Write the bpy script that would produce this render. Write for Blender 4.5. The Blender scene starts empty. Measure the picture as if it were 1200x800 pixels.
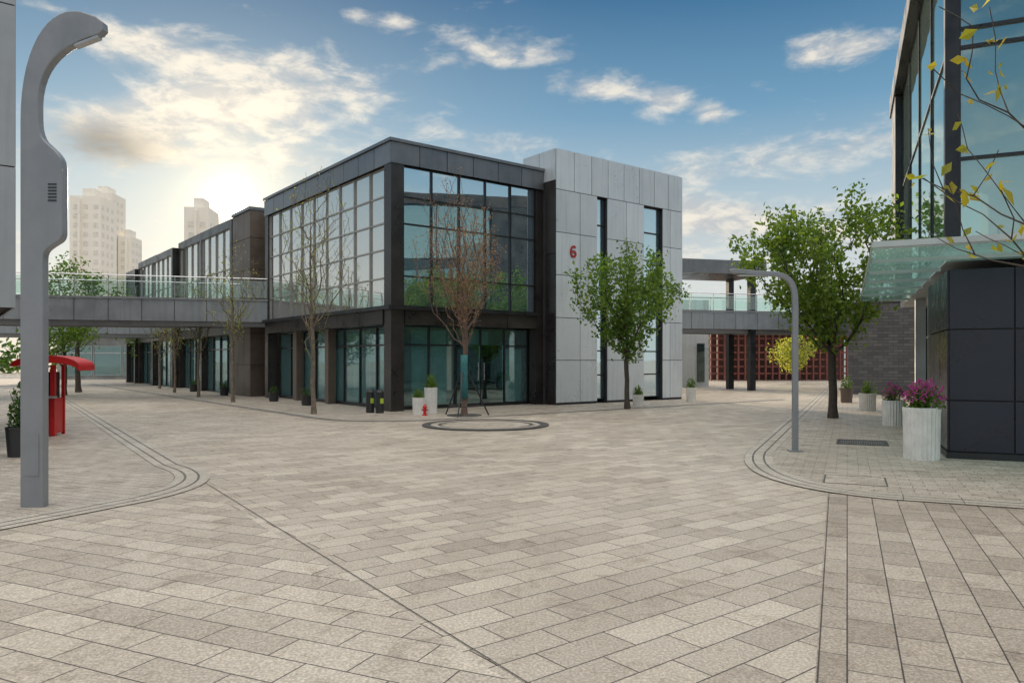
import bpy, math, random
from mathutils import Vector, Matrix, Quaternion
R=math.radians
scene=bpy.context.scene
col=scene.collection
# ------------------------------------------------------------ helpers
class MB:
    def __init__(s): s.v=[]; s.f=[]; s.uv=None
    def add(s,vs,fs):
        o=len(s.v); s.v+= [tuple(v) for v in vs]; s.f+=[tuple(i+o for i in f) for f in fs]
        return s
    def box(s,x0,x1,y0,y1,z0,z1):
        if x0>x1:x0,x1=x1,x0
        if y0>y1:y0,y1=y1,y0
        if z0>z1:z0,z1=z1,z0
        return s.add([(x0,y0,z0),(x1,y0,z0),(x1,y1,z0),(x0,y1,z0),(x0,y0,z1),(x1,y0,z1),(x1,y1,z1),(x0,y1,z1)],
          [(0,3,2,1),(4,5,6,7),(0,1,5,4),(1,2,6,5),(2,3,7,6),(3,0,4,7)])
    def tube(s,a,b,r0,r1=None,n=8,cap=True):
        if r1 is None:r1=r0
        a=Vector(a);b=Vector(b);d=(b-a)
        if d.length<1e-6:return s
        d.normalize();q=d.to_track_quat('Z','Y')
        vs=[];
        for p,r in((a,r0),(b,r1)):
            for i in range(n):
                t=2*math.pi*i/n; vs.append(p+q@Vector((math.cos(t)*r,math.sin(t)*r,0)))
        fs=[(i,(i+1)%n,n+(i+1)%n,n+i) for i in range(n)]
        if cap: fs+= [tuple(range(n-1,-1,-1)),tuple(range(n,2*n))]
        return s.add(vs,fs)
    def lathe(s,prof,c=(0,0,0),n=24,rib=0,ribn=0):
        vs=[];fs=[]
        for r,z in prof:
            for i in range(n):
                t=2*math.pi*i/n; rr=r*(1+rib*(math.cos(ribn*t)))
                vs.append((c[0]+rr*math.cos(t),c[1]+rr*math.sin(t),c[2]+z))
        for k in range(len(prof)-1):
            for i in range(n):
                fs.append((k*n+i,k*n+(i+1)%n,(k+1)*n+(i+1)%n,(k+1)*n+i))
        fs.append(tuple(range(n-1,-1,-1)));fs.append(tuple(range((len(prof)-1)*n,len(prof)*n)))
        return s.add(vs,fs)
    def extr(s,prof,y0,y1):   # profile in xz, extruded in y
        n=len(prof)
        vs=[(x,y0,z) for x,z in prof]+[(x,y1,z) for x,z in prof]
        fs=[(i,(i+1)%n,n+(i+1)%n,n+i) for i in range(n)]+[tuple(range(n-1,-1,-1)),tuple(range(n,2*n))]
        return s.add(vs,fs)
    def panels(s,xs,zs,y0,y1,g=.012,axis='x'):
        for i in range(len(xs)-1):
            for j in range(len(zs)-1):
                a,b,c,d=xs[i]+g,xs[i+1]-g,zs[j]+g,zs[j+1]-g
                if axis=='x': s.box(a,b,y0,y1,c,d)
                else: s.box(y0,y1,a,b,c,d)
        return s
    def mesh(s,name,mat,smooth=False):
        me=bpy.data.meshes.new(name); me.from_pydata(s.v,[],s.f)
        if mat: me.materials.append(mat)
        if smooth:
            for p in me.polygons:p.use_smooth=True
        me.update(); return me
def thing(name,label,cat,loc=(0,0,0),rot=0,group=None):
    o=bpy.data.objects.new(name,None); o.empty_display_size=.3
    o.location=loc; o.rotation_euler=(0,0,rot); o["label"]=label; o["category"]=cat
    if group:o["group"]=group
    col.objects.link(o); return o
def part(parent,name,mb,mat,loc=(0,0,0),rot=(0,0,0),smooth=False,bevel=0):
    me=mb if isinstance(mb,bpy.types.Mesh) else mb.mesh(name,mat,smooth)
    o=bpy.data.objects.new(name,me); o.parent=parent; o.location=loc
    o.rotation_euler=rot if not isinstance(rot,(int,float)) else (0,0,rot)
    col.objects.link(o)
    if bevel:
        m=o.modifiers.new('b','BEVEL');m.width=bevel;m.segments=2;m.limit_method='ANGLE'
    return o
def boxes(parent,name,mat,*bs):
    for b in bs: part(parent,name,MB().box(*b),mat)
def struct(name,mb,mat):
    me=mb if isinstance(mb,bpy.types.Mesh) else mb.mesh(name,mat)
    o=bpy.data.objects.new(name,me); o["kind"]="structure"; col.objects.link(o); return o
# ------------------------------------------------------------ node helpers
def nn(nt,typ,**kw):
    n=nt.nodes.new(typ)
    for k,v in kw.items(): setattr(n,k,v)
    return n
def lk(nt,a,b): nt.links.new(a,b)
def setin(nt,sock,v):
    if isinstance(v,bpy.types.NodeSocket): nt.links.new(v,sock)
    else: sock.default_value=v
def math_(nt,op,a,b=0.0,c=None,clamp=False):
    n=nn(nt,'ShaderNodeMath',operation=op); n.use_clamp=clamp
    setin(nt,n.inputs[0],a); setin(nt,n.inputs[1],b)
    if c is not None:setin(nt,n.inputs[2],c)
    return n.outputs[0]
def mixc(nt,f,a,b,bt='MIX'):
    n=nn(nt,'ShaderNodeMix',data_type='RGBA',blend_type=bt)
    setin(nt,n.inputs[0],f); 
    for i,v in((6,a),(7,b)):
        if isinstance(v,(tuple,list)) and len(v)==3: v=(*v,1)
        setin(nt,n.inputs[i],v)
    return n.outputs[2]
def mapr(nt,v,a,b,c=0.,d=1.,smooth=True):
    n=nn(nt,'ShaderNodeMapRange'); n.interpolation_type='SMOOTHSTEP' if smooth else 'LINEAR'
    setin(nt,n.inputs[0],v)
    for i,x in enumerate((a,b,c,d)): n.inputs[i+1].default_value=x
    return n.outputs[0]
def noise(nt,vec,scale,detail=4,rough=.55,dist=0):
    n=nn(nt,'ShaderNodeTexNoise'); lk(nt,vec,n.inputs['Vector']); n.inputs['Scale'].default_value=scale
    n.inputs['Detail'].default_value=detail; n.inputs['Roughness'].default_value=rough; n.inputs['Distortion'].default_value=dist
    return n.outputs['Fac']
def newmat(name):
    m=bpy.data.materials.new(name); m.use_nodes=True; nt=m.node_tree
    return m,nt,nt.nodes['Principled BSDF']
def sc(c,k): return tuple(min(1,x*k) for x in c)
def surf(name,c,rough=.6,metal=0,var=.15,nscale=1.5,bump=.0,bscale=60,island=0,streak=0,spec=.5):
    m,nt,b=newmat(name)
    tc=nn(nt,'ShaderNodeTexCoord').outputs['Object']
    f=noise(nt,tc,nscale,4,.65)
    out=mixc(nt,mapr(nt,f,.3,.7),sc(c,1-var),sc(c,1+var))
    if streak:
        mp=nn(nt,'ShaderNodeMapping'); lk(nt,tc,mp.inputs[0]); mp.inputs['Scale'].default_value=(6,6,.35)
        g=noise(nt,mp.outputs[0],1,3,.6)
        out=mixc(nt,mapr(nt,g,.45,.8,0,streak),out,sc(c,.45))
    if island:
        ge=nn(nt,'ShaderNodeNewGeometry').outputs['Random Per Island']
        out=mixc(nt,1.0,out,mixc(nt,ge,(1-island,)*3,(1,1,1)),'MULTIPLY')
    lk(nt,out,b.inputs['Base Color'])
    b.inputs['Metallic'].default_value=metal; b.inputs['Specular IOR Level'].default_value=spec
    lk(nt,mapr(nt,f,.3,.7,max(.02,rough-.1),min(1,rough+.1)),b.inputs['Roughness'])
    if bump:
        bp=nn(nt,'ShaderNodeBump'); bp.inputs['Strength'].default_value=bump; bp.inputs['Distance'].default_value=.02
        lk(nt,noise(nt,tc,bscale,3),bp.inputs['Height']); lk(nt,bp.outputs[0],b.inputs['Normal'])
    return m
def glass(name,refl=.5,tint=(.25,.33,.38),gl=(.8,.88,.95),rough=.02,wob=.012,fk=.8,diff=0,dcol=(.5,.8,.76)):
    m,nt,b=newmat(name); nt.nodes.remove(b)
    out=nt.nodes['Material Output']
    t=nn(nt,'ShaderNodeBsdfTransparent'); t.inputs[0].default_value=(*tint,1)
    g=nn(nt,'ShaderNodeBsdfGlossy'); g.inputs['Color'].default_value=(*gl,1); g.inputs['Roughness'].default_value=rough
    tc=nn(nt,'ShaderNodeTexCoord').outputs['Object']
    if wob:
        bp=nn(nt,'ShaderNodeBump'); bp.inputs['Strength'].default_value=wob; bp.inputs['Distance'].default_value=.3
        lk(nt,noise(nt,tc,.8,1),bp.inputs['Height']); lk(nt,bp.outputs[0],g.inputs['Normal'])
    fr=nn(nt,'ShaderNodeLayerWeight'); fr.inputs[0].default_value=.35
    f=math_(nt,'ADD',math_(nt,'MULTIPLY',fr.outputs['Fresnel'],fk),refl,clamp=True)
    mx=nn(nt,'ShaderNodeMixShader'); lk(nt,f,mx.inputs[0]); lk(nt,t.outputs[0],mx.inputs[1]); lk(nt,g.outputs[0],mx.inputs[2])
    res=mx.outputs[0]
    if diff:
        tr=nn(nt,'ShaderNodeBsdfTranslucent'); tr.inputs[0].default_value=(*dcol,1)
        df=nn(nt,'ShaderNodeBsdfDiffuse'); df.inputs[0].default_value=(*dcol,1)
        m3=nn(nt,'ShaderNodeMixShader'); lk(nt,tr.outputs[0],m3.inputs[1]); lk(nt,df.outputs[0],m3.inputs[2])
        m2=nn(nt,'ShaderNodeMixShader'); m2.inputs[0].default_value=diff; lk(nt,res,m2.inputs[1]); lk(nt,m3.outputs[0],m2.inputs[2]); res=m2.outputs[0]
    lk(nt,res,out.inputs[0]); return m
def pavers(name,ang,bw,bh,c1,c2,mort=.005,stain=.55,uv=False,off=.5,rough=.54,mcol=(.085,.072,.06)):
    m,nt,b=newmat(name)
    tcn=nn(nt,'ShaderNodeTexCoord'); tc=tcn.outputs['UV'] if uv else tcn.outputs['Object']
    mp=nn(nt,'ShaderNodeMapping'); lk(nt,tc,mp.inputs[0]); mp.inputs['Rotation'].default_value=(0,0,-ang)
    br=nn(nt,'ShaderNodeTexBrick'); br.offset=off; lk(nt,mp.outputs[0],br.inputs['Vector'])
    br.inputs['Scale'].default_value=1; br.inputs['Brick Width'].default_value=bw; br.inputs['Row Height'].default_value=bh
    br.inputs['Mortar Size'].default_value=mort; br.inputs['Mortar Smooth'].default_value=.3
    br.inputs['Color1'].default_value=(*c1,1); br.inputs['Color2'].default_value=(*c2,1); br.inputs['Mortar'].default_value=(*mcol,1)
    o=tcn.outputs['Object']
    n1=noise(nt,o,.28,3,.6); n2=noise(nt,o,2.4,6,.76,.6); n3=noise(nt,o,55,2,.8)
    cc=mixc(nt,mapr(nt,n1,.38,.64,0,.5),br.outputs['Color'],mixc(nt,1.0,br.outputs['Color'],(.72,.69,.66),'MULTIPLY'))
    cc=mixc(nt,mapr(nt,n2,.48,.70,0,stain),cc,mixc(nt,1.0,cc,(.42,.39,.355),'MULTIPLY'))
    cc=mixc(nt,mapr(nt,n3,.38,.58,0,.75),cc,mixc(nt,1.0,cc,(.52,.52,.52),'MULTIPLY'))
    lk(nt,cc,b.inputs['Base Color'])
    lk(nt,mapr(nt,n2,.35,.7,rough-.14,rough+.16),b.inputs['Roughness'])
    h=math_(nt,'ADD',math_(nt,'MULTIPLY',br.outputs['Fac'],-1.0),math_(nt,'MULTIPLY',n3,.6))
    bp=nn(nt,'ShaderNodeBump'); bp.inputs['Strength'].default_value=.6; bp.inputs['Distance'].default_value=.012
    lk(nt,h,bp.inputs['Height']); lk(nt,bp.outputs[0],b.inputs['Normal'])
    return m
def leafmat(name,c1,c2,tr=.45):
    m,nt,b=newmat(name)
    ge=nn(nt,'ShaderNodeNewGeometry').outputs['Random Per Island']
    c=mixc(nt,ge,c1,c2)
    lk(nt,c,b.inputs['Base Color']); b.inputs['Roughness'].default_value=.5
    t=nn(nt,'ShaderNodeBsdfTranslucent'); lk(nt,mixc(nt,1.0,c,(2.0,1.9,.8),'MULTIPLY'),t.inputs[0])
    mx=nn(nt,'ShaderNodeMixShader'); mx.inputs[0].default_value=tr
    lk(nt,b.outputs[0],mx.inputs[1]); lk(nt,t.outputs[0],mx.inputs[2]); lk(nt,mx.outputs[0],nt.nodes['Material Output'].inputs[0])
    return m
# ------------------------------------------------------------ materials
AU=R(38); AW=R(-24.3)
M={}
M['dark']=surf('dark_metal_cladding',(.055,.049,.047),.34,.5,.25,1.2,island=.3,streak=.3)
M['dark2']=surf('dark_frame_metal',(.03,.032,.036),.35,.5,.2)
M['fascia']=surf('grey_metal_fascia',(.20,.205,.215),.34,.65,.15,1.0,island=.2,streak=.35)
M['cap']=surf('light_metal_cap',(.45,.46,.47),.4,.6,.1)
M['white']=surf('pale_aluminium_panel',(.62,.66,.69),.36,.25,.06,.7,island=.15,streak=.3)
M['greypan']=surf('grey_wall_panel',(.34,.36,.38),.45,.15,.07,.7,island=.1,streak=.25)
M['joint']=surf('joint_dark',(.045,.045,.05),.8)
M['grey']=surf('grey_bridge_panel',(.28,.30,.32),.42,.35,.1,1,island=.15,streak=.4)
M['lampgrey']=surf('lamp_grey_paint',(.24,.25,.27),.4,.25,.07,2,streak=.15)
M['frameL']=surf('window_frame_grey',(.34,.33,.31),.4,.5,.1)
M['navy']=surf('navy_panel',(.028,.032,.05),.32,.2,.2,.8,island=.2)
M['inner']=surf('interior_wall',(.32,.32,.31),.8,0,.3,.6)
M['slab']=surf('interior_ceiling',(.5,.5,.5),.8)
M['curt']=surf('interior_blind',(.50,.66,.66),.8,0,.15,3,streak=.35)
M['red']=surf('red_paint',(.5,.012,.012),.4,0,.15)
M['dred']=surf('dark_red_sign',(.36,.02,.018),.4,0,.1)
M['wplant']=surf('white_planter_concrete',(.70,.685,.65),.6,0,.1,4,bump=.1,streak=.2)
M['black']=surf('black_plastic',(.02,.02,.022),.45)
M['yel']=surf('lime_sticker',(.45,.6,.05),.5)
M['bark']=surf('bark_russet',(.15,.10,.08),.85,0,.35,8,bump=.6,bscale=30)
M['barkg']=surf('bark_grey',(.17,.135,.10),.85,0,.35,8,bump=.6,bscale=30)
M['barkd']=surf('bark_dark',(.06,.047,.038),.85,0,.35,8,bump=.6,bscale=30)
M['teal']=surf('teal_wrap',(.03,.15,.16),.7,0,.25,10,bump=.3)
M['soil']=surf('soil',(.06,.04,.03),.95,0,.3,12,bump=.5)
M['brown']=surf('brown_panel',(.15,.115,.092),.5,.2,.2,1,island=.3,streak=.4)
M['lattice']=surf('rust_red_lattice',(.20,.06,.042),.6,.1,.2)
M['latd']=surf('dark_red_backing',(.11,.045,.035),.7,0,.2)
M['tower']=surf('hazed_tower_render',(.84,.79,.71),.8,0,.04,.05)  # paled walls: distance haze is put into the colour
M['towerw']=surf('hazed_tower_window',(.71,.67,.61),.5)  # low window contrast: haze painted into the pane colour
M['granite']=pavers('granite_band',0,.6,.15,(.52,.47,.40),(.62,.565,.485),.005,.4,uv=True)
M['granited']=pavers('drain_joint_band',0,.5,.2,(.17,.155,.14),(.22,.20,.185),.008,.3,uv=True)
M['granitem']=pavers('mid_granite_band',0,.5,.35,(.27,.25,.23),(.34,.32,.30),.006,.3,uv=True)
M['ringd']=surf('dark_granite',(.06,.058,.056),.5,0,.3,8,bump=.2)
M['iron']=surf('cast_iron',(.09,.087,.083),.55,.4,.3,8,bump=.4)
M['steel']=surf('brushed_steel',(.5,.52,.54),.3,.9,.08)
M['canf']=surf('canopy_frame_paint',(.45,.5,.5),.4,.3,.08)
M['g_sky']=glass('reflective_blue_glass',.76,(.30,.38,.42),(.80,.95,1.0),wob=.008,diff=.12,dcol=(.30,.50,.68))
M['g_left']=glass('clear_facade_glass',.56,(.7,.76,.76),(1,1,.97),diff=.12,dcol=(.8,.78,.72))
M['g_low']=glass('teal_shop_glass',.14,(.66,.84,.84),(.75,.88,.9),wob=0,fk=.6,diff=.14,dcol=(.40,.62,.62))
M['g_rail']=glass('railing_glass',.08,(.88,.95,.93),(.9,.95,.95),wob=0,fk=.4)
M['g_can']=glass('green_canopy_glass',.05,(.74,.90,.87),(.8,.95,.93),rough=.08,wob=0,fk=.25,diff=.2,dcol=(.52,.70,.67))
M['g_dark']=glass('dark_facade_glass',.25,(.45,.6,.6),(.7,.86,.88))
M['g_right']=glass('grey_green_facade_glass',.42,(.6,.74,.71),(.78,.93,.90),wob=.01,diff=.1,dcol=(.42,.58,.54))
PB1=(.475,.41,.338);PB2=(.665,.587,.487)
M['pvB']=pavers('plaza_pavers',AU,.52,.26,PB1,PB2)
M['pvA']=pavers('plaza_pavers_cross',AW,.52,.26,PB1,PB2)
M['pvC']=pavers('plaza_pavers_long',AW+R(90),.42,.26,(.40,.338,.275),(.57,.495,.41))
M['pvD']=pavers('sidewalk_pavers',AW,.3,.15,(.47,.41,.342),(.62,.55,.467),.004)
M['pvE']=pavers('building_apron_pavers',AU,.4,.2,(.46,.40,.333),(.61,.54,.46),.0045)
M['lf_g']=leafmat('leaf_green',(.055,.125,.025),(.15,.23,.045),.5)
M['lf_g2']=leafmat('leaf_fresh_green',(.075,.145,.025),(.20,.28,.05),.5)
M['lf_y']=leafmat('leaf_yellow_green',(.18,.22,.05),(.30,.31,.08),.6)
M['lf_r']=leafmat('leaf_russet',(.19,.11,.08),(.32,.20,.15),.5)
M['lf_o']=leafmat('leaf_golden',(.36,.28,.03),(.17,.2,.03),.55)
M['lf_d']=leafmat('leaf_dark',(.03,.07,.02),(.07,.13,.03))
M['fl_p']=leafmat('petal_magenta',(.34,.02,.24),(.58,.10,.44),.3)
# ------------------------------------------------------------ world
SAZ,SEL=-20.8,11.3
sund=Vector((math.sin(R(SAZ))*math.cos(R(SEL)),math.cos(R(SAZ))*math.cos(R(SEL)),math.sin(R(SEL))))
w=bpy.data.worlds.new("World"); scene.world=w; w.use_nodes=True; nt=w.node_tree
bg=nt.nodes['Background']
tc=nn(nt,'ShaderNodeTexCoord').outputs['Generated']
sx=nn(nt,'ShaderNodeSeparateXYZ'); lk(nt,tc,sx.inputs[0])
X,Y,Z=sx.outputs
az=math_(nt,'MULTIPLY',math_(nt,'ARCTAN2',X,Y),57.2958); el=math_(nt,'MULTIPLY',math_(nt,'ARCSINE',Z),57.2958)
ramp=nn(nt,'ShaderNodeValToRGB'); lk(nt,mapr(nt,el,-10,90,0,1,False),ramp.inputs[0])
cr=ramp.color_ramp
stops=[(-10,(.5,.5,.48)),(0,(.72,.73,.69)),(6,(.66,.71,.71)),(12,(.43,.56,.64)),(18,(.17,.35,.52)),(26,(.042,.16,.32)),(45,(.14,.24,.38)),(90,(.2,.3,.42))]  # upper stops, above the view, kept brighter as added fill light
while len(cr.elements)<len(stops): cr.elements.new(.5)
for e,(a,c) in zip(cr.elements,stops): e.position=(a+10)/100
for e,(a,c) in zip(cr.elements,stops): e.color=(*c,1)
base=ramp.outputs[0]
cx=nn(nt,'ShaderNodeCombineXYZ'); lk(nt,math_(nt,'MULTIPLY',az,.05),cx.inputs[0]); lk(nt,math_(nt,'MULTIPLY',el,.12),cx.inputs[1])
n1=noise(nt,cx.outputs[0],2.4,7,.58,.4)
n2=noise(nt,cx.outputs[0],6,5,.62,.3)
def blob(a,e,wa,we,s):
    x=math_(nt,'DIVIDE',math_(nt,'SUBTRACT',az,a),wa); y=math_(nt,'DIVIDE',math_(nt,'SUBTRACT',el,e),we)
    r=math_(nt,'ADD',math_(nt,'MULTIPLY',x,x),math_(nt,'MULTIPLY',y,y))
    return math_(nt,'MULTIPLY',math_(nt,'EXPONENT',math_(nt,'MULTIPLY',r,-1.0)),s)
fld=None
for b_ in [(-12,24.4,1.6,.8,.9),(-8.8,24.1,2.0,.8,.9),(-.7,22.5,5.5,1.2,.72),(23.9,20.9,3.3,1.4,.85),(11.7,18.9,2.1,1.4,.85),(15.1,17.9,1.5,.8,.85),
  (6.6,20.0,5,1.2,.5),(-27,20.6,5,1.4,.9),(-16,19.2,6,2.4,.95),(-22.5,17.8,5,1.6,.85),(-28.5,14.8,4.5,2.0,1.0),(-20,14.6,9,2.4,.6),(21,14.3,10,1.4,.72),(16,11.0,13,2.2,.68),(0,8,60,3,.42),(-4,16,9,2.0,.45),(2,12,9,1.3,.35)]:
    o=blob(*b_); fld=o if fld is None else math_(nt,'ADD',fld,o)
over=mapr(nt,el,30,48,0,.75)  # unseen cloud cover overhead, added to light the plaza
back=mapr(nt,Y,.1,-.3,0,.30)  # unseen clouds behind the camera, added to light the facades
fld=math_(nt,'ADD',math_(nt,'ADD',fld,over),back)
dens=math_(nt,'ADD',fld,math_(nt,'ADD',math_(nt,'MULTIPLY',math_(nt,'SUBTRACT',n1,.5),2.3),math_(nt,'MULTIPLY',math_(nt,'SUBTRACT',n2,.5),.9)))
cl=mapr(nt,dens,.22,1.05,0,.93)
dark=blob(-29,14.2,3.6,1.4,1.0)
shade=mapr(nt,n2,.38,.62,.15,1.0)
ccol=mixc(nt,shade,(.48,.51,.55),(.93,.86,.74))
ccol=mixc(nt,math_(nt,'MULTIPLY',dark,.92,clamp=True),ccol,(.13,.14,.16))
up=mapr(nt,el,30,50,1.0,3.9)  # boosts the unseen overhead clouds as added fill for the ground
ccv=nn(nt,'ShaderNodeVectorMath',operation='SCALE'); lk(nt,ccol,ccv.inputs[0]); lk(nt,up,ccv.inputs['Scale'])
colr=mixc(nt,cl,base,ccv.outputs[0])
# sun halo
dt=nn(nt,'ShaderNodeVectorMath',operation='DOT_PRODUCT'); lk(nt,tc,dt.inputs[0]); dt.inputs[1].default_value=sund
om=math_(nt,'SUBTRACT',1.0,dt.outputs['Value'])
def halo(k,a,c):
    e=math_(nt,'MULTIPLY',math_(nt,'EXPONENT',math_(nt,'MULTIPLY',om,-k)),a)
    v=nn(nt,'ShaderNodeVectorMath',operation='SCALE'); v.inputs[0].default_value=c; lk(nt,e,v.inputs['Scale']); return v.outputs[0]
def addv(a,b):
    v=nn(nt,'ShaderNodeVectorMath',operation='ADD'); lk(nt,a,v.inputs[0]); lk(nt,b,v.inputs[1]); return v.outputs[0]
def sclv(a,k):
    v=nn(nt,'ShaderNodeVectorMath',operation='SCALE'); lk(nt,a,v.inputs[0]); v.inputs['Scale'].default_value=k; return v.outputs[0]
tot=addv(colr,halo(22,.13,(1,.78,.42)))
tot=addv(tot,halo(200,.34,(1,.74,.32)))
tot=addv(tot,halo(1500,.7,(1,.80,.42)))
tot=addv(tot,halo(14000,90,(1,.92,.74)))
sky=nn(nt,'ShaderNodeTexSky'); sky.sky_type='NISHITA'; sky.sun_disc=False; sky.sun_elevation=R(SEL); sky.sun_rotation=R(SAZ); sky.dust_density=1.0
tot=addv(sclv(tot,9.6),sclv(sky.outputs[0],.05))
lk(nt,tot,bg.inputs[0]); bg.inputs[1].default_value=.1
# sun
sl=bpy.data.lights.new('sun','SUN'); sl.energy=5.0; sl.angle=R(.5); sl.color=(1,.82,.60)
so=bpy.data.objects.new('sun',sl); so.rotation_euler=(-sund).to_track_quat('-Z','Y').to_euler(); so.location=(0,0,30); col.objects.link(so)
# ------------------------------------------------------------ camera
cam=bpy.data.cameras.new('camera'); co=bpy.data.objects.new('camera',cam); col.objects.link(co)
cam.sensor_width=36; cam.lens=26.1; cam.shift_y=.0183; cam.clip_end=3000; cam.clip_start=.05
co.location=(0,0,1.6); co.rotation_euler=(R(90),0,0); scene.camera=co
scene.view_settings.view_transform='Standard'
# ------------------------------------------------------------ ground
U=Vector((math.cos(AU),math.sin(AU),0)); V=Vector((-math.sin(AU),math.cos(AU),0))
N_=Vector((math.cos(AW),math.sin(AW),0)); W_=Vector((-math.sin(AW),math.cos(AW),0))
C=Vector((-3.73,23.2,0)); RB=Vector((7.12,12.1,0))
def BL(s,v,z=0): p=C+U*s+V*v; return (p.x,p.y,z)
def RL(s,v,z=0): p=RB+N_*s+W_*v; return (p.x,p.y,z)
def poly(pts,z):
    m=MB(); m.add([(p[0],p[1],z) for p in pts],[tuple(range(len(pts)))]); return m
struct('ground',poly([(-900,-200),(900,-200),(900,1500),(-900,1500)],0),M['pvB'])
def bez(p0,p1,p2,n=10):
    return [((1-t)**2*p0[0]+2*t*(1-t)*p1[0]+t*t*p2[0],(1-t)**2*p0[1]+2*t*(1-t)*p1[1]+t*t*p2[1]) for t in [i/n for i in range(n+1)]]
def bez3(a,b,c,d,n=10):
    return [tuple((1-t)**3*a[k]+3*t*(1-t)**2*b[k]+3*t*t*(1-t)*c[k]+t**3*d[k] for k in (0,1)) for t in [i/n for i in range(n+1)]]
a=(-29.5,46.7); cL=(-3.75,9.9)
Lp=[a]+bez((-5.14,11.3),cL,(-4.25,8.5))+[(-4.9,7.14),(-9.2,-2.4)]
Rp=[(20.0,46.5),(14.6,34.8)]+bez((4.37,12.9),(3.05,9.75),(4.4,8.75),12)+[(5.65,8.19),(16,3.5)]
def ribbon(name,pts,o0,o1,z,mat):
    P=[Vector((p[0],p[1],0)) for p in pts]; vs=[];fs=[];L=[];acc=0
    for i,p in enumerate(P):
        d=(P[min(i+1,len(P)-1)]-P[max(i-1,0)]).normalized(); n=Vector((-d.y,d.x,0))
        if i: acc+=(P[i]-P[i-1]).length
        L.append(acc); vs+= [(p+n*o0)[:2]+(z,),(p+n*o1)[:2]+(z,)]
    for i in range(len(P)-1): fs.append((2*i,2*i+2,2*i+3,2*i+1) if o1>o0 else (2*i,2*i+1,2*i+3,2*i+2))
    me=bpy.data.meshes.new(name); me.from_pydata(vs,[],fs); me.materials.append(mat)
    uv=me.uv_layers.new()
    for p in me.polygons:
        for li,vi in zip(p.loop_indices,p.vertices): uv.data[li].uv=(L[vi//2],(o0,o1)[vi%2]-min(o0,o1))
    return struct(name,me,mat)
struct('pavement',poly(Lp+[(-40,-2.4),(-40,46.7)],.008),M['pvD'])
struct('pavement',poly(Rp+[(40,3.5),(40,46.5)],.008),M['pvD'])
struct('pavement',poly([(-4.3,9.9),(-4.25,8.5),(-4.9,7.14),(-9.2,-2.4),(4.2,-2.4)],.004),M['pvA'])
struct('pavement',poly([(3.78,8.9),(4.4,8.75),(5.65,8.19),(16,3.5),(16,-2.4),(-1.15,-2.4)],.004),M['pvC'])
for nm,p in (('kerb',Lp),('kerb',Rp)):
    ribbon(nm,p,-.27,-.15,.014,M['granite']); ribbon(nm,p,-.15,-.125,.012,M['granited']); ribbon(nm,p,-.125,.02,.014,M['granite']); ribbon(nm,p,.02,.045,.012,M['granited']); ribbon(nm,p,.045,.17,.014,M['granite'])
ribbon('kerb',[(-4.35,10.2),(4.2,-2.4)],-.004,.004,.0075,M['granited'])
ribbon('kerb',[(3.80,8.9),(-1.15,-2.4)],-.004,.004,.0075,M['granited'])
ap=[BL(-3.0,36),BL(-3.0,-1.0)]+[ (p[0],p[1]) for p in bez(BL(-3,-1),BL(-3,-3.6),BL(-.2,-3.6),8)][1:]+[BL(16,-3.6)]
ap=[(p[0],p[1]) for p in ap]
struct('pavement',poly(ap+[BL(16,3)[:2],BL(3,3)[:2],BL(3,36)[:2]],.005),M['pvE'])
ribbon('kerb',ap,-.12,.12,.010,M['granitem']); ribbon('kerb',ap,.13,.33,.0105,M['granite'])
# ring in the plaza
rg=thing('ground_ring','dark granite ring set flush in the beige plaza paving','paving ring',(-.65,18.3,0))
def annulus(r0,r1,z0,z1,n=64):
    m=MB(); vs=[]
    for i in range(n):
        t=2*math.pi*i/n; c,s=math.cos(t),math.sin(t)
        vs+=[(r0*c,r0*s,z1),(r1*c,r1*s,z1),(r1*c,r1*s,z0)]
    fs=[]
    for i in range(n):
        j=(i+1)%n; fs+=[(3*i,3*i+1,3*j+1,3*j),(3*i+1,3*i+2,3*j+2,3*j+1)]
    return m.add(vs,fs)
part(rg,'border',annulus(1.36,1.56,0,.03),M['ringd']); part(rg,'inner_band',annulus(1.18,1.35,0,.022),M['pvE'])
part(rg,'centre',annulus(.02,1.08,0,.016),M['pvE']); part(rg,'joint',annulus(1.085,1.17,0,.018),M['iron'])
# ------------------------------------------------------------ window kit
def window_meshes(w,h,rows,fw=.05,glassm=None,framem=None,d=.06):
    g=MB(); zs=[0]+rows+[h]
    for i in range(len(zs)-1): g.box(.01,w-.01,.0,.012,zs[i]+.01,zs[i+1]-.01)
    f=MB()
    f.box(0,fw/2,-d,.03,0,h); f.box(w-fw/2,w,-d,.03,0,h)
    for z in rows: f.box(fw/2,w-fw/2,-d*.8,.03,z-fw/2,z+fw/2)
    f.box(fw/2,w-fw/2,-d*.8,.03,0,fw/2); f.box(fw/2,w-fw/2,-d*.8,.03,h-fw/2,h)
    return g.mesh('window',glassm),f.mesh('frame',framem)
jr=random.Random(5)
def windows(parent,x0,y0,z0,dirang,n,wm,w,skip=()):
    dx,dy=math.cos(dirang),math.sin(dirang)
    for i in range(n):
        if i in skip: continue
        g=part(parent,'window',wm[0],None,(x0+dx*w*i,y0+dy*w*i,z0),(jr.uniform(-.002,.002),0,dirang+jr.uniform(-.003,.003)))
        part(g,'frame',wm[1],None)
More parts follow.
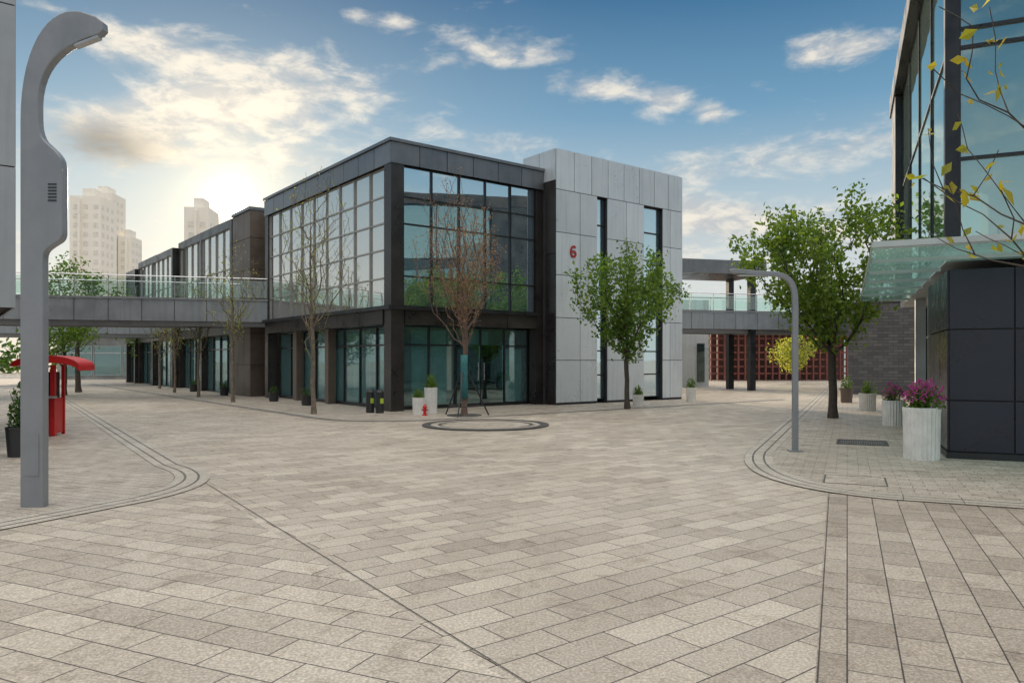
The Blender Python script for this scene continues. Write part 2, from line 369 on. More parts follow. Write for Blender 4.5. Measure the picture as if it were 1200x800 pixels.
# ------------------------------------------------------------ main building
mb=thing('office_building','two-storey dark metal and glass corner building numbered 6','building',C[:],AU)
Lm=11.0; Sx=6.1
part(mb,'roof',MB().box(-.10,Sx,-.10,Lm,7.78,8.38),M['joint'])
m=MB(); xs=[-.14+i*1.04 for i in range(7)]; m.panels(xs,[7.73,8.4],-.14,-.102); ys=[-.14+i*1.114 for i in range(11)]; m.panels(ys,[7.73,8.4],-.14,-.102,axis='y')
part(mb,'fascia',m,M['fascia'])
boxes(mb,'roof_edge',M['fascia'],(-.2,Sx,-.2,.15,8.403,8.5),(-.2,.15,.153,Lm,8.403,8.5))
boxes(mb,'column',M['dark'],(-.12,.34,-.12,.34,0,7.775),(-.1,.3,Lm-.35,Lm,0,7.775),(5.75,6.09,-.08,.3,0,7.775))
m=MB(); m.panels([.35,1.7,3.05,4.4,5.74],[2.72,3.3],-.16,.1); m.panels([.35,2.0,3.7,5.4,7.1,8.8,10.6],[2.72,3.3],-.16,.1,axis='y'); part(mb,'floor_band',m,M['dark'])
boxes(mb,'ledge',M['dark2'],(-.3,5.74,-.3,-.165,3.18,3.3),(-.3,-.165,-.163,Lm,3.18,3.3))
boxes(mb,'floor_slab',M['slab'],(.12,5.9,.12,Lm-.1,2.76,3.25)); boxes(mb,'ceiling',M['slab'],(.35,5.7,.35,Lm-.4,7.6,7.77))
boxes(mb,'inner_wall',M['inner'],(4.6,4.75,1.5,Lm-.3,3.26,7.59),(.4,5.7,Lm-.3,Lm-.1,3.26,7.59),(3.4,3.55,1.2,Lm-.3,0,2.75),(3.56,5.7,3,3.1,0,2.75),(.9,3.39,Lm-.5,Lm-.4,0,2.75))
boxes(mb,'inner_column',M['slab'],(1.4,1.75,3.6,3.95,0,2.75),(1.4,1.75,7.2,7.55,0,2.75),(1.4,1.75,3.6,3.95,3.26,7.59),(1.4,1.75,7.2,7.55,3.26,7.59))
wr=(5.72-.34)/5
wm=window_meshes(wr,7.72-3.31,[.95,2.6,3.45],.045,M['g_sky'],M['dark2'])
windows(mb,.34,.02,3.31,0,5,wm,wr)
nl=9; wl=(Lm-.35-.34)/nl
wm=window_meshes(wl,7.72-3.31,[.9,1.8,2.65,3.5],.05,M['g_left'],M['frameL'],.05)
windows(mb,.02,Lm-.35,3.31,-math.pi/2,nl,wm,wl)
wr2=(5.72-.5)/5
wm=window_meshes(wr2,2.6,[2.0],.05,M['g_low'],M['dark2'])
windows(mb,.5,.4,.1,0,5,wm,wr2)
wl2=1.25
wm=window_meshes(wl2,2.6,[2.0],.05,M['g_low'],M['dark2'])
windows(mb,.4,10.5,.1,-math.pi/2,8,wm,wl2)
boxes(mb,'plinth',M['dark2'],(.35,5.72,.37,.47,0,.1),(.37,.47,.48,10.6,0,.1))
boxes(mb,'blind',M['curt'],(1.0,2.35,.55,.57,.12,2.6),(3.3,4.1,.55,.57,.12,2.6),(4.5,5.6,.55,.57,.12,2.0),(.55,.57,.7,2.0,.12,2.6),(.55,.57,2.6,3.9,.12,2.6),(.55,.57,4.4,6.6,.12,2.0),(.55,.57,7.2,9.6,.12,2.4))
boxes(mb,'pier',M['brown'],(.05,.35,7.9,8.25,0,2.72),(.05,.35,4.9,5.2,0,2.72))
d=part(mb,'door',MB().box(0,.95,-.03,.0,0,2.0),M['g_dark'],(2.62,.34,.12))
part(d,'handle',MB().tube((.85,-.07,.8),(.85,-.07,1.4),.015),M['steel'])
d=part(mb,'door',MB().box(0,.95,-.03,.0,0,2.0),M['g_dark'],(3.62,.34,.12))
part(d,'handle',MB().tube((.1,-.07,.8),(.1,-.07,1.4),.015),M['steel'])
# pale block
x0=6.1; yf=-.8; T=6.92
zr=[0.08,1.6,3.12,4.64,6.16,7.68]
m=MB()
for a_,b_ in ((0,2.03),(2.56,4.59),(5.70,6.92)): m.box(x0+a_+.02,x0+b_-.02,yf+.03,1.05,0,7.68)
m.box(x0+.02,x0+T-.02,yf+.03,1.05,7.68,9.1); part(mb,'block_core',m,M['joint'])
boxes(mb,'rear_wall',M['dark'],(x0+2.02,x0+5.8,.3,.5,0,7.67),(x0,x0+T,1.06,Lm,0,8.3))
m=MB()
m.panels([x0,x0+1.16,x0+2.03],zr,yf,yf+.029); m.panels([x0+2.56,x0+3.6,x0+4.59],zr,yf,yf+.029); m.panels([x0+5.7,x0+6.15,x0+T],zr,yf,yf+.029)
m.panels([x0,x0+.87,x0+1.74,x0+2.6,x0+3.46,x0+4.33,x0+5.19,x0+6.06,x0+T],[7.68,9.13],yf,yf+.029)
m.panels([yf+.03,.12,1.07],[8.0,9.13],x0-.012,x0+.019,axis='y')
part(mb,'cladding',m,M['white'])
m=MB(); m.panels([yf+.03,-.2],[0,2.7,5.4,8.0],x0-.01,x0+.019,axis='y'); part(mb,'side_cladding',m,M['dark'])
for (a_,wd) in ((2.03,.53),(4.59,1.11)):
    wm=window_meshes(wd-.04,7.5,[.9,1.8,2.7,3.6,4.5,5.4,6.5],.05,M['g_sky'],M['dark2'])
    windows(mb,x0+a_+.02,-.6,.15,0,1,wm,wd)
path=bez3((.13,.40),(.08,.47),(-.12,.50),(-.12,.2),14)+bez3((-.12,.2),(-.12,.0),(.13,.0),(.13,.14),12)[1:]+bez3((.13,.14),(.13,.28),(-.07,.28),(-.11,.17),12)[1:]
m=MB(); hw=.038
P=[Vector((p[0]*.9,0,p[1]*.9)) for p in path]; vs=[];fs=[]
for i,p in enumerate(P):
    d=(P[min(i+1,len(P)-1)]-P[max(i-1,0)]).normalized(); n=Vector((-d.z,0,d.x))
    dz=-.02-.0003*i
    vs+=[p+n*hw+Vector((0,dz,0)),p-n*hw+Vector((0,dz,0)),p-n*hw,p+n*hw]
for i in range(len(P)-1):
    for k in range(4): fs.append((4*i+k,4*i+(k+1)%4,4*i+4+(k+1)%4,4*i+4+k))
fs+=[(0,1,2,3),tuple(4*(len(P)-1)+k for k in (3,2,1,0))]
m.add(vs,fs); part(mb,'house_number',m,M['dred'],(x0+.80,yf-.005,5.30),(0,0,0))
# ------------------------------------------------------------ second building up the street
b2=thing('shop_building','long two-storey building with stepped dark glazed volumes','building',BL(0,12.2),AU)
part(b2,'wall',MB().box(-.3,6,0,2.4,0,8.2),M['joint'])
m=MB(); m.panels([0,.8,1.6,2.4],[0,1.4,2.8,4.2,5.6,7.0,8.2],-.34,-.302,axis='y'); m.panels([-.34,.8,2,3.2],[0,1.4,2.8,4.2,5.6,7.0,8.2],-.04,-.002); part(b2,'cladding',m,M['brown'])
part(b2,'roof',MB().box(-.4,6,-.06,2.45,8.205,8.35),M['fascia'])
y=2.5
for (ln,h,pr) in ((5.2,8.2,.35),(5.2,8.35,.1),(5.2,8.1,.4),(5.2,8.3,.1),(3.0,7.9,.3)):
    boxes(b2,'portal_frame',M['dark'],(-pr,5,y,y+.3,0,h),(-pr,5,y+ln-.3,y+ln,0,h),(-pr,5,y+.302,y+ln-.302,h-.4,h),(-pr,5,y+.302,y+ln-.302,2.8,3.3))
    n=4; ww=(ln-.6)/n
    wm=window_meshes(ww,h-.4-3.3,[1.3,2.6],.05,M['g_left'],M['frameL']); windows(b2,-pr+.1,y+ln-.3,3.3,-math.pi/2,n,wm,ww)
    wm=window_meshes(ww,2.75,[2.1],.05,M['g_low'],M['dark2']); windows(b2,-pr+.3,y+ln-.3,.03,-math.pi/2,n,wm,ww)
    part(b2,'rear_wall',MB().box(2.2,2.3,y+.36,y+ln-.36,0,2.79),M['inner'])
    y+=ln+.1
b3=thing('low_building','distant low grey shopfront closing the street under the bridges','building',(-38,62,0),R(8))
part(b3,'wall',MB().box(0,24,0,6,0,3.9),M['inner'])
wm=window_meshes(2.2,2.5,[1.9],.08,M['g_low'],M['cap']); windows(b3,.6,-.06,.3,0,10,wm,2.3)
part(b3,'roof',MB().box(-.4,24.4,-.8,6.2,3.9,4.2),M['cap'])
def tower(loc,rot,w_,d_,h_,lab):
    t=thing('apartment_tower',lab,'building',loc,rot,'distant apartment towers')
    m=MB(); m.box(0,w_,0,d_,0,h_); m.box(w_*.3,w_*.7,d_*.2,d_*.8,h_,h_+3); part(t,'wall',m,M['tower'])
    m=MB(); z=3
    while z<h_-3:
        x=1.2
        while x<w_-2: m.box(x,x+1.5,-.1,.3,z,z+1.5); x+=3.3
        y=1.2
        while y<d_-2: m.box(w_-.3,w_+.1,y,y+1.5,z,z+1.5); y+=3.3
        z+=3.1
    o=part(t,'window',m,M['towerw']); o["kind"]="stuff"
    m=MB(); x=3.1
    while x<w_-1: m.box(x,x+.7,-1.1,0,2,h_-1); x+=6.6
    part(t,'balcony',m,M['tower'])
tower((-149,250,0),R(4),10,12,57,'tall beige apartment tower with rows of windows')
tower((-163,285,0),R(4),9,12,66,'tall beige apartment tower with stepped roof')
tower((-154,290,0),R(4),5,10,50,'slim beige apartment tower beside a taller one')
tower((-95,215,0),R(6),7,10,46,'beige tower rising behind the shop roofs')
# ------------------------------------------------------------ left foreground building
b4=thing('panelled_building','pale grey panelled building corner standing over the pavement','building',(-8.62,12.9,0),AU)
boxes(b4,'wall',M['joint'],(-9,-.03,.03,9,2.55,12)); boxes(b4,'base_wall',M['joint'],(-9,-.5,.5,9,0,2.5))
m=MB(); m.panels([-9,-6.4,-4.8,-3.2,-1.6,0],[2.5,4.95,7.75,10,12],0,.03); m.panels([.03,1.6,3.2,4.8,6.4,9],[2.5,4.95,7.75,10,12],-.029,0,axis='y'); part(b4,'cladding',m,M['greypan'])
wm=window_meshes(1.5,2.45,[2.0],.06,M['g_dark'],M['dark2']); windows(b4,-8,.35,.03,0,5,wm,1.5)
# ------------------------------------------------------------ right building
b5=thing('glass_building','dark framed glass building with navy base and glass canopy','building',RB[:],AW)
boxes(b5,'base_wall',M['joint'],(.02,7,.02,3.2,0,3.05),(3,7,3.2,13,0,3.28))
m=MB(); m.panels([0,.9,2.1,3.3,4.5,7],[.12,.95,2.1,3.08],-.02,.018); m.panels([.02,1.1,2.2,3.2],[.12,.95,2.1,3.08],-.02,.018,axis='y'); part(b5,'base_cladding',m,M['navy'])
part(b5,'plinth',MB().box(-.04,7,-.045,3.2,0,.11),M['black'])
part(b5,'roof',MB().box(-.25,7,-.25,13.3,9.5,10.05),M['dark'])
boxes(b5,'floor_slab',M['slab'],(.05,7,.06,12.9,3.3,3.55),(.6,7,.6,12.5,6.7,6.95))
boxes(b5,'column',M['dark2'],(-.2,.3,11.0,13.1,3.56,9.49),(-.06,.14,-.06,.14,3.56,9.49),(4.2,4.4,-.06,.14,3.56,9.49))
wmR=window_meshes(1.35,5.93,[1.3,3.1,3.4,4.9],.05,M['g_right'],M['dark2']); windows(b5,.14,.02,3.56,0,3,wmR,1.35)
wmR=window_meshes(2.7,5.93,[3.2],.06,M['g_right'],M['dark2'],.03); windows(b5,.02,10.95,3.56,-math.pi/2,4,wmR,2.7)
boxes(b5,'inner_wall',M['inner'],(2.2,2.3,2,12.6,3.56,6.69),(2.2,2.3,2,12.6,6.96,9.45))
wmR=window_meshes(1.55,3.1,[2.2],.07,M['g_dark'],M['dark2']); windows(b5,.6,12.6,.05,-math.pi/2,6,wmR,1.55)
boxes(b5,'pillar',M['cap'],(.2,.45,5.6,5.85,0,3.08),(.2,.45,9.2,9.45,0,3.28))
cn=part(b5,'canopy',MB().box(-1.2,7,-2.5,-.05,3.2,3.225).box(-1.2,-.07,-.048,7.6,3.2,3.225),M['g_can'])
m=MB()
for y in [-2.5+i*1.6833 for i in range(7)]:
    m.box(-1.15,(-.03 if y>-.1 else 6.9),y-.014,y+.014,3.14,3.198)
for x in (1.4,2.9,4.4,6): m.box(x-.012,x+.012,-2.45,-.06,3.14,3.197)
m.box(-1.2,-1.18,-2.52,7.63,3.16,3.235); m.box(-1.178,7,-2.54,-2.52,3.16,3.24)
part(cn,'canopy_frame',m,M['canf'])
b6=thing('brick_building','dark brick single-storey wall beside the passage','building',(15.75,34.8,0),AW)
bm,bnt,bb=newmat('brick_vertical')
btc=nn(bnt,'ShaderNodeTexCoord').outputs['Object']; bs=nn(bnt,'ShaderNodeSeparateXYZ'); lk(bnt,btc,bs.inputs[0])
bc=nn(bnt,'ShaderNodeCombineXYZ'); lk(bnt,math_(bnt,'ADD',bs.outputs[0],bs.outputs[1]),bc.inputs[0]); lk(bnt,bs.outputs[2],bc.inputs[1])
bt=nn(bnt,'ShaderNodeTexBrick'); lk(bnt,bc.outputs[0],bt.inputs['Vector']); bt.inputs['Scale'].default_value=1
for k,v in (('Brick Width',.42),('Row Height',.14),('Mortar Size',.01)): bt.inputs[k].default_value=v
bt.inputs['Color1'].default_value=(.07,.07,.075,1); bt.inputs['Color2'].default_value=(.13,.125,.12,1); bt.inputs['Mortar'].default_value=(.045,.045,.045,1)
lk(bnt,bt.outputs['Color'],bb.inputs['Base Color']); bb.inputs['Roughness'].default_value=.8
part(b6,'wall',MB().box(0,9,0,6,0,4.3),bm)
part(b6,'coping',MB().box(-.05,9,-.06,6,4.3,4.4),M['cap'])
# ------------------------------------------------------------ bridges
def bridge(p0,p1,lab,z0=3.2,z1=4.18,wd=2.6):
    p0=Vector(p0);p1=Vector(p1); d=p1-p0; L=d.length; ang=math.atan2(d.y,d.x)
    t=thing('footbridge',lab,'footbridge',p0[:],ang,'glass-railed footbridges between the buildings')
    n=int(L/1.2); xs=[L*i/n for i in range(n+1)]
    part(t,'deck',MB().box(0,L,.04,wd-.04,z0+.02,z1-.1),M['joint'])
    part(t,'cladding',MB().panels(xs,[z0,z1-.08],0,.038),M['grey']); part(t,'cladding',MB().panels(xs,[z0,z1-.08],wd-.038,wd),M['grey'])
    boxes(t,'beam',M['lampgrey'],(0,L,-.04,.12,z1-.078,z1),(0,L,wd-.12,wd+.04,z1-.078,z1),(0,L,.3,.5,z0-.18,z0+.01),(0,L,wd-.5,wd-.3,z0-.18,z0+.01))
    for y in (.04,wd-.05):
        g=MB(); f=MB()
        for i in range(n): g.box(xs[i]+.03,xs[i+1]-.03,y,y+.012,z1+.06,z1+.78)
        for x in xs: f.box(x-.015,x+.015,y-.01,y+.03,z1,z1+.85)
        f.tube((0,y,z1+.87),(L,y,z1+.87),.025,n=6)
        r=part(t,'railing',f,M['steel']); part(r,'glass_panel',g,M['g_rail'])
    return t,L
bridge((-27,27.0,0),(-10.35,31.6,0),'grey panelled footbridge with glass railing crossing the street')
bridge((-36,43.5,0),(-18.5,46.5,0),'farther grey footbridge spanning the street')
t,L=bridge((5.5,37.0,0),(21.5,41.3,0),'grey footbridge with roofed end beside the pale block')
part(t,'roof',MB().box(0,8.0,-.3,3.0,6.05,6.75),M['fascia'])
boxes(t,'column',M['dark2'],(7.3,7.62,.1,.42,0,6.04),(7.3,7.62,2.2,2.5,0,6.04))
b7=thing('pale_building','pale rendered wing behind the footbridge','building',(9.6,44,0),R(15))
part(b7,'wall',MB().box(0,2.3,0,8,0,5.2),M['white']); part(b7,'window',MB().box(1.5,2.0,-.05,-.005,.3,2.6),M['g_dark'])
b8=thing('pavilion','rust red lattice pavilion with flat roof at the passage end','pavilion',(15.5,58,0),R(4))
m=MB()
for i in range(0,23): m.box(i*.55,i*.55+.12,0,.12,0,4.4)
for z in [.5+.55*i for i in range(8)]: m.box(-.05,12.3,.1,.2,z,z+.12)
part(b8,'lattice',m,M['lattice'])
part(b8,'roof',MB().box(-.5,13,-.8,6,4.4,4.65),M['lattice']); part(b8,'wall',MB().box(0,12.4,3,3.2,0,4.38),M['latd'])
b9=thing('low_building','low pale building closing off the passage','building',(14,70,0),0)
part(b9,'wall',MB().box(0,26,0,8,0,5),M['white']); part(b9,'roof',MB().box(-.3,26.3,-.4,8.3,5,5.3),M['fascia'])
# ------------------------------------------------------------ lamps
lp=thing('street_lamp','tall grey street lamp with wide box neck and curved head','street lamp',(-5.17,8.09,0),R(0))
prof=[(-.155,0),(.09,0)]+bez3((.09,2.70),(.09,2.78),(.12,2.80),(.18,2.84),5)+bez3((.22,2.865),(.29,2.90),(.30,2.94),(.30,3.02),6)+bez3((.30,3.66),(.30,3.76),(.28,3.80),(.22,3.87),6)+bez3((.10,3.98),(.045,4.05),(.035,4.15),(.035,4.3),6)+bez3((.035,4.4),(.05,4.82),(.3,5.02),(.70,5.13),12)+[(.745,5.18),(.74,5.26),(.66,5.32)]+bez3((.5,5.375),(.12,5.45),(-.155,4.95),(-.155,4.2),14)
part(lp,'post',MB().extr(prof,-.055,.055),M['lampgrey'],bevel=.01)
m=MB()
for i in range(6): m.box(.15,.24,-.062,-.056,3.32+i*.035,3.335+i*.035)
part(lp,'vent',m,M['black'])
part(lp,'lamp_head',MB().add([(.42,-.045,5.026),(.68,-.045,5.126),(.68,.045,5.126),(.42,.045,5.026),(.42,-.045,5.0),(.68,-.045,5.10),(.68,.045,5.10),(.42,.045,5.0)],[(0,1,2,3),(7,6,5,4),(0,4,5,1),(1,5,6,2),(2,6,7,3),(3,7,4,0)]),M['cap'])
part(lp,'access_panel',MB().box(-.11,.05,-.060,-.0565,.35,.8),M['lampgrey'])
lp2=thing('street_lamp','slim steel street lamp with arm bending over the paving','street lamp',(4.95,13.0,0),0)
prof=[(.055,0)]+bez3((.055,2.6),(.055,2.95),(-.05,3.10),(-.3,3.14),10)+[(-1.1,3.20),(-1.16,3.17),(-1.1,3.12)]+bez3((-.3,3.06),(-.12,3.03),(-.04,2.9),(-.04,2.6),8)+[(-.04,0)]
part(lp2,'post',MB().extr(prof,-.04,.04),M['lampgrey'],bevel=.008)
part(lp2,'lamp_head',MB().box(-1.0,-.5,-.03,.03,3.05,3.068),M['cap'],(0,0,.02))
part(lp2,'base',MB().box(-.10,.11,-.10,.10,.009,.028),M['lampgrey'])
# ------------------------------------------------------------ trees
def leaf(m,p,s,rnd):
    q=Quaternion((rnd.gauss(0,1),rnd.gauss(0,1),rnd.gauss(0,1),rnd.gauss(0,1))).normalized()
    vs=[q@Vector(v)*s+p for v in ((0,-.5,0),(.28,0,.08),(0,.5,0),(-.28,0,.08))]
    o=len(m.v); m.v+=[tuple(v) for v in vs]; m.f.append((o,o+1,o+2,o+3))
def make_tree(label,loc,fork,ccz,rx,rz,tr,ntar,nleaf,ls,lm,bm_,seed,clump=.3,up=.3,group=None,tipr=.006,leader=0,steep=1.1,jit=.03,dfac=.6,narrow=.5,shell=.42,cxo=0):
    rnd=random.Random(seed)
    t=thing('tree',label,'tree',loc,0,group)
    nodes=[(Vector((0,0,0)),-1)]
    top=leader or fork
    k=max(4,int(top/.3)); wx=wy=0
    for i in range(1,k+1):
        z=top*i/k; wx+=rnd.uniform(-.02,.02); wy+=rnd.uniform(-.02,.02); nodes.append((Vector((wx,wy,z)),len(nodes)-1))
    forki=len(nodes)-1
    ctr=Vector((cxo,0,ccz))
    lumps=[(Vector((rnd.gauss(0,1),rnd.gauss(0,1),rnd.gauss(0,1))).normalized(),rnd.uniform(.70,1.15)) for _ in range(14)]
    tars=[]
    while len(tars)<ntar:
        d=Vector((rnd.gauss(0,1),rnd.gauss(0,1),rnd.gauss(0,1))).normalized()
        best=max(lumps,key=lambda l:l[0].dot(d))
        r=rnd.random()**shell*best[1]
        p=ctr+Vector((d.x*rx*r,d.y*rx*r,d.z*rz*r))
        if d.z<0:
            f=1-(narrow*abs(d.z)); p.x=ctr.x+(p.x-ctr.x)*f; p.y=ctr.y+(p.y-ctr.y)*f
        tars.append(p)
    fp=Vector((0,0,fork))
    tars.sort(key=lambda p:(p-fp).length)
    depth={i:max(0,nodes[i][0].z-fork) for i in range(len(nodes))}
    tips=[]
    for p in tars:
        best=None;bd=1e9
        for i in range(1,len(nodes)):
            n_=nodes[i][0]
            if n_.z<fork-.25: continue
            d=(p-n_); L=d.length
            if L<.05: continue
            hz=math.hypot(d.x,d.y)
            cost=L+depth.get(i,0)*dfac+max(0,hz*steep-d.z)*1.3
            if cost<bd: bd=cost;best=i
        a_=nodes[best][0]; d=p-a_; L=d.length; ns=max(2,min(8,int(L/.22)))
        prev=best
        for j in range(1,ns+1):
            s=j/ns; q=a_+d*s+Vector((0,0,-up*L*.25*math.sin(math.pi*s)))+Vector((rnd.gauss(0,1),rnd.gauss(0,1),rnd.gauss(0,1)))*(min(.05,jit*L)*(1 if j<ns else 0))
            nodes.append((q,prev)); depth[len(nodes)-1]=depth.get(prev,0)+L/ns; prev=len(nodes)-1
            if s>.4: tips.append((q,d.normalized()))
    cnt=[0]*len(nodes); haschild=[False]*len(nodes)
    for i,(p,pa) in enumerate(nodes):
        if pa>=0: haschild[pa]=True
    for i in range(len(nodes)-1,-1,-1):
        if not haschild[i]: cnt[i]+=1
        if nodes[i][1]>=0: cnt[nodes[i][1]]+=cnt[i]
    tot=max(1,cnt[1]); ex=math.log(max(tr*.85/tipr,1.5))/math.log(tot+1)
    rad=[tipr*(c**ex) for c in cnt]
    for i in range(forki+1):
        z=nodes[i][0].z
        if z<=fork: rad[i]=tr*(1.0-.18*z/fork)*(1.3 if i==0 else 1)
    m=MB()
    for i,(p,pa) in enumerate(nodes):
        if pa<0: continue
        r0=min(rad[pa],rad[i]*1.5); m.tube(nodes[pa][0],p,r0,rad[i],8 if rad[i]>.04 else (5 if rad[i]>.015 else 3),False)
    part(t,'trunk',m,bm_,smooth=True)
    m=MB()
    for i in range(nleaf):
        p,d=tips[rnd.randrange(len(tips))]
        q=p+Vector((rnd.gauss(0,clump),rnd.gauss(0,clump),rnd.gauss(0,clump*.8)))
        leaf(m,q,ls*rnd.uniform(.6,1.3),rnd)
    part(t,'crown',m,lm)
    return t
make_tree('green broadleaf tree with vase-shaped crown before the pale block',(3.79,24.4,0),1.6,3.6,2.0,1.9,.09,110,6000,.15,M['lf_g'],M['barkd'],3,.15,narrow=.7,tipr=.008)
make_tree('large fresh green tree growing beside the passage and slim lamp',(8.86,20.5,0),1.75,4.3,2.6,2.25,.12,140,9500,.15,M['lf_g2'],M['barkd'],12,.17,narrow=.6,tipr=.009,cxo=-.35)
make_tree('nearly bare russet tree with teal trunk wrap and stakes',(-1.38,21.4,0),1.9,4.4,1.6,2.4,.085,560,4800,.055,M['lf_r'],M['bark'],5,.08,up=.25,tipr=.0065,steep=1.5,jit=.02,dfac=.65,narrow=.7,shell=.45)
make_tree('tall thin budding tree by the glass facade',(-5.9,22.1,0),1.6,4.8,1.3,3.0,.075,360,900,.06,M['lf_y'],M['barkg'],8,.08,up=.2,tipr=.0055,leader=7.0,steep=1.2,jit=.02,dfac=.3,narrow=.5,shell=.5)
gs='young street trees along the shop facade'
for (x,y,h,sd) in ((-10.6,28.2,6.6,21),(-13.6,32.2,6.2,22),(-16.6,36.5,6.0,23),(-19.7,41.5,6,24)):
    make_tree('slender young tree with thin yellow-green leaves',(x,y,0),1.7,h*.6,1.05,h*.36,.065,140,500,.085,M['lf_y'],M['barkg'],sd,.1,group=gs,tipr=.0075,leader=h*.85,steep=1.3,dfac=.3,jit=.02)
make_tree('leafy green tree beyond the footbridge',(-21.6,37,0),2,4.6,2.2,2.2,.13,70,3000,.18,M['lf_g'],M['barkd'],31,.25)
make_tree('leafy green tree near the pale corner building',(-20.5,34,0),1.2,3.2,1.8,1.6,.1,50,2200,.17,M['lf_g'],M['barkd'],35,.25)
make_tree('leafy green tree down the street',(-26,52,0),2,4.2,2.6,2.2,.13,60,2500,.2,M['lf_g'],M['barkd'],32,.3)
make_tree('small yellow-green tree at the end of the passage',(18.4,48.5,0),1.0,2.3,1.8,1.1,.1,60,2600,.16,M['lf_y'],M['barkd'],33,.2)
make_tree('bare branching tree with few golden leaves by the glass building',(4.95,6.0,0),1.9,3.5,1.85,1.8,.05,130,300,.14,M['lf_o'],M['barkd'],43,.05,up=.1,tipr=.005,steep=.4,dfac=.5)
tw=thing('tree_stake','dark support stakes with teal wrap around a young trunk','tree support',(-1.38,21.4,0))
m=MB(); m.lathe([(.12,.5),(.105,1.0),(.10,1.5),(.10,1.75)],n=12); part(tw,'wrap',m,M['teal'],smooth=True)
for a_ in (20,140,260):
    part(tw,'stake',MB().tube((.75*math.cos(R(a_)),.75*math.sin(R(a_)),0),(.12*math.cos(R(a_)),.12*math.sin(R(a_)),1.25),.022,n=6),M['black'])
    b_=a_+120; part(tw,'rail',MB().tube((.6*math.cos(R(a_)),.6*math.sin(R(a_)),.28),(.6*math.cos(R(b_)),.6*math.sin(R(b_)),.28),.014,n=6),M['black'])
part(tw,'base',annulus(.14,.5,0,.03),M['iron'])
# ------------------------------------------------------------ planters
def planter(label,loc,r,h,pot,ph,nl,lm,flower=None,ribn=0,seed=1,ls=.07,taper=.85,group=None):
    rnd=random.Random(seed); t=thing('plant_pot',label,'plant pot',loc,0,group)
    n=144 if ribn else 24
    part(t,'pot',MB().lathe([(r*taper,0),(r*taper,.02),(r*.98,h*.9),(r,h*.92),(r,h),(r*.86,h),(r*.85,h-.05)],n=n,rib=.035 if ribn else 0,ribn=ribn),pot,smooth=False)
    part(t,'soil',MB().lathe([(r*.84,h-.06),(r*.8,h-.03)],n=16),M['soil'])
    lob=[(rnd.uniform(0,6.28),rnd.uniform(.65,1.2)) for _ in range(7)]
    def rr(d):
        a_=math.atan2(d.y,d.x); return max(lob,key=lambda l:math.cos(l[0]-a_))[1]
    m=MB()
    for i in range(nl):
        d=Vector((rnd.gauss(0,1),rnd.gauss(0,1),abs(rnd.gauss(0,1)))).normalized()*(rnd.random()**.5); k=rr(d)
        leaf(m,Vector((d.x*r*1.1*k,d.y*r*1.1*k,h-.02+d.z*ph*(.6+.45*k))),ls*rnd.uniform(.6,1.3),rnd)
    st=MB()
    for i in range(14):
        a_=rnd.uniform(0,6.28); st.tube((0,0,h-.05),(math.cos(a_)*r*.8,math.sin(a_)*r*.8,h+ph*rnd.uniform(.4,.8)),.006,.003,4)
    part(t,'stem',st,M['lf_d']); part(t,'foliage',m,lm)
    if flower:
        m=MB()
        for i in range(int(nl*.26)):
            d=Vector((rnd.gauss(0,1),rnd.gauss(0,1),abs(rnd.gauss(0,1))+.3)).normalized()*rnd.uniform(.75,1.12); k=rr(d)
            for _ in range(3): leaf(m,Vector((d.x*r*1.1*k,d.y*r*1.1*k,h+.02+d.z*ph*(.6+.45*k)))+Vector((rnd.gauss(0,.012),rnd.gauss(0,.012),rnd.gauss(0,.012))),ls*.75,rnd)
        o=part(t,'flower',m,flower); o["kind"]="stuff"
    return t
planter('white ribbed planter with magenta flowers beside the navy wall',(6.62,12.0,0),.27,.84,M['wplant'],.42,800,M['lf_g'],M['fl_p'],24,2,.06,.93)
planter('white planter with magenta flowers under the canopy',(9.35,18.2,0),.25,.62,M['wplant'],.38,450,M['lf_g'],M['fl_p'],24,3,.06,.93)
planter('small white planter with green shrub by the wall',(11.3,23.6,0),.25,.55,M['wplant'],.45,350,M['lf_g'],None,24,4,.07,.93)
planter('brown pot with small plant by the brick wall',(12.6,28.0,0),.25,.55,M['brown'],.5,300,M['lf_g'],None,0,5,.07)
planter('tall white planter with leafy shrub by the entrance',(-2.45,22.4,0),.2,.78,M['wplant'],.42,350,M['lf_g'],None,0,6,.07,.95)
planter('short white planter with small plant beside the entrance',(-2.75,21.9,0),.19,.5,M['wplant'],.3,250,M['lf_g'],None,0,7,.07,.95)
planter('white pot with small green shrub before the pale block',(4.35,25.6,0),.2,.42,M['wplant'],.35,260,M['lf_g'],None,0,8,.07)
planter('white pot with upright plant at the pale block corner',(6.9,28.6,0),.2,.55,M['wplant'],.45,260,M['lf_g'],None,0,9,.07)
for i,v in enumerate((4.6,7.8,14,19)):
    p=BL(-.9,v)
    planter('dark pot with small green plant against the glass facade',p,.2,.36,M['black'],.28,130,M['lf_d'],None,0,20+i,.07,group='dark pots along the facade')
planter('black pot with leafy plant at the pale building corner',(-8.15,12.35,0),.24,.5,M['black'],.8,500,M['lf_d'],None,0,30,.09)
planter('black pot with low plant beside the pale building',(-8.75,12.1,0),.24,.4,M['black'],.6,400,M['lf_g'],None,0,31,.09)
for i,(x,y) in enumerate(((-4.32,22.6),(-4.0,22.45))):
    t=thing('litter_bin','black litter bin with lime green sticker beside the corner column','litter bin',(x,y,0),R(38),'black bins by the corner')
    part(t,'body',MB().lathe([(.12,.0),(.13,.03),(.125,.58),(.13,.60),(.13,.64),(.09,.70),(.03,.72)],n=20),M['black'],smooth=False)
    part(t,'sticker',MB().box(-.05,.05,-.145,-.12,.3,.45),M['yel'])
hy=thing('fire_hydrant','small red fire hydrant on the paving by the planters','fire hydrant',(-2.52,21.45,0))
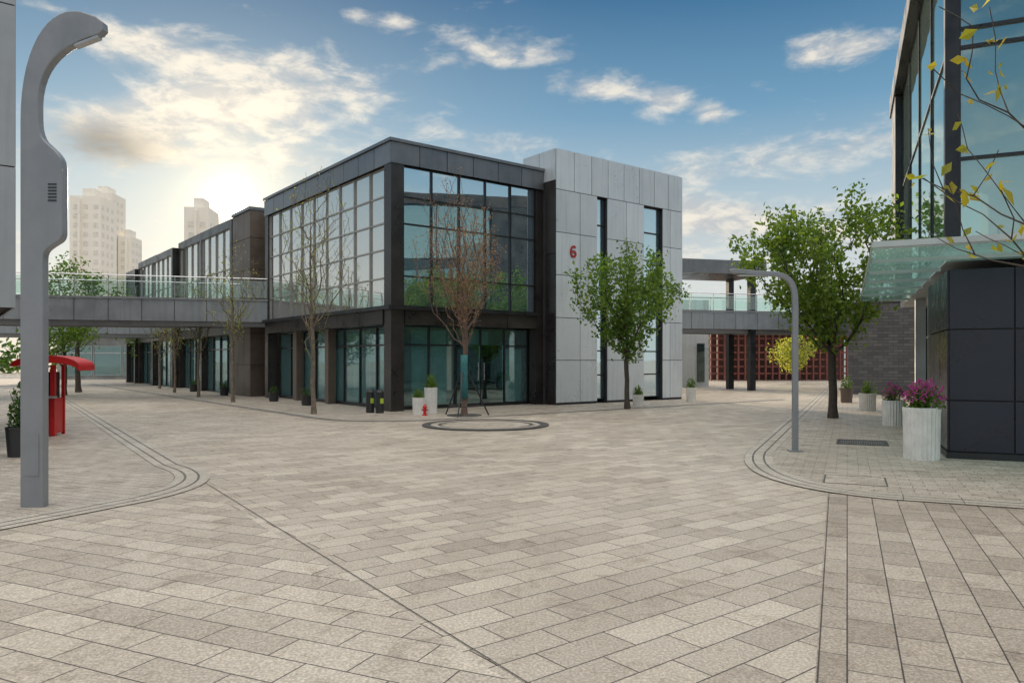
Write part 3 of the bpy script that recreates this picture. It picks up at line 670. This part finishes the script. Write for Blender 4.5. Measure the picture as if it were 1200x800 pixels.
part(hy,'body',MB().lathe([(.08,0),(.08,.03),(.045,.04),(.045,.22),(.065,.23),(.065,.26),(.04,.30),(.02,.33)],n=16),M['red'],smooth=False)
part(hy,'nozzle',MB().tube((-.09,0,.17),(.09,0,.17),.025,n=10),M['red'])
# kiosk: open red frame, dark interior, shallow canopy
ks=thing('kiosk','slim red framed street kiosk with shallow red canopy','kiosk',(-9.95,15.8,0),R(12))
boxes(ks,'frame_post',M['red'],(-.3,-.24,-.3,-.24,0,1.5),(.22,.3,-.3,-.2,0,1.5),(-.3,-.24,.24,.3,0,1.5),(.24,.3,.24,.3,0,1.5))
m=MB(); m.box(-.239,.219,-.27,-.24,.05,.8); m.box(.25,.28,-.199,.239,.05,.8); part(ks,'lower_panel',m,M['red'])
part(ks,'cabinet',MB().box(-.23,.21,-.2,.24,.06,1.35),M['black'])
part(ks,'counter',MB().box(-.32,.32,-.42,-.205,.805,.85),M['cap'])
pr=[(-.45,1.47)]+[(.2+.65*math.sin(R(a_)),1.48+.22*math.cos(R(a_))) for a_ in range(-70,91,10)]+[(.85,1.38)]+[(.2+.62*math.sin(R(a_)),1.40+.15*math.cos(R(a_))) for a_ in range(80,-61,-14)]
part(ks,'canopy',MB().extr(pr,-.55,.4),M['red'])
mt=thing('floor_grate','dark metal floor grate set in paving beside the planter','floor grate',RL(-1.25,1.9,0),AW)
part(mt,'frame',MB().box(-.45,.45,-.45,-.41,.0,.02).box(-.45,.45,.41,.45,0,.02).box(-.45,-.41,-.41,.41,0,.0195).box(.41,.45,-.41,.41,0,.0195),M['iron'])
m=MB()
for i in range(20): m.box(-.405+i*.041,-.375+i*.041,-.405,.405,.008,.018)
part(mt,'grille',m,M['black'])
t=thing('manhole_cover','square flush manhole cover with thin dark frame in the paving','manhole cover',(4.55,9.85,0),AW)
part(t,'frame',MB().box(-.38,.38,-.38,-.362,.0,.013).box(-.38,.38,.362,.38,0,.013).box(-.38,-.362,-.364,.364,0,.0128).box(.362,.38,-.364,.364,0,.0128),M['iron'])
part(t,'cover',MB().box(-.36,.36,-.36,.36,0,.0115),M['pvD'])
# distant greenery
rnd=random.Random(77); m=MB()
for i in range(9000):
    x=rnd.uniform(-75,75); z0=3.5+1.6*math.sin(x*.21)+1.3*math.sin(x*.53+1)
    leaf(m,Vector((x,92+rnd.uniform(-3,3),rnd.random()**.8*max(1.5,z0+1.5))),.9,rnd)
o=bpy.data.objects.new('distant_wood',m.mesh('distant_wood',M['lf_d'])); o["kind"]="stuff"; o["label"]="distant band of dark green trees beyond the buildings"; o["category"]="trees"; col.objects.link(o)
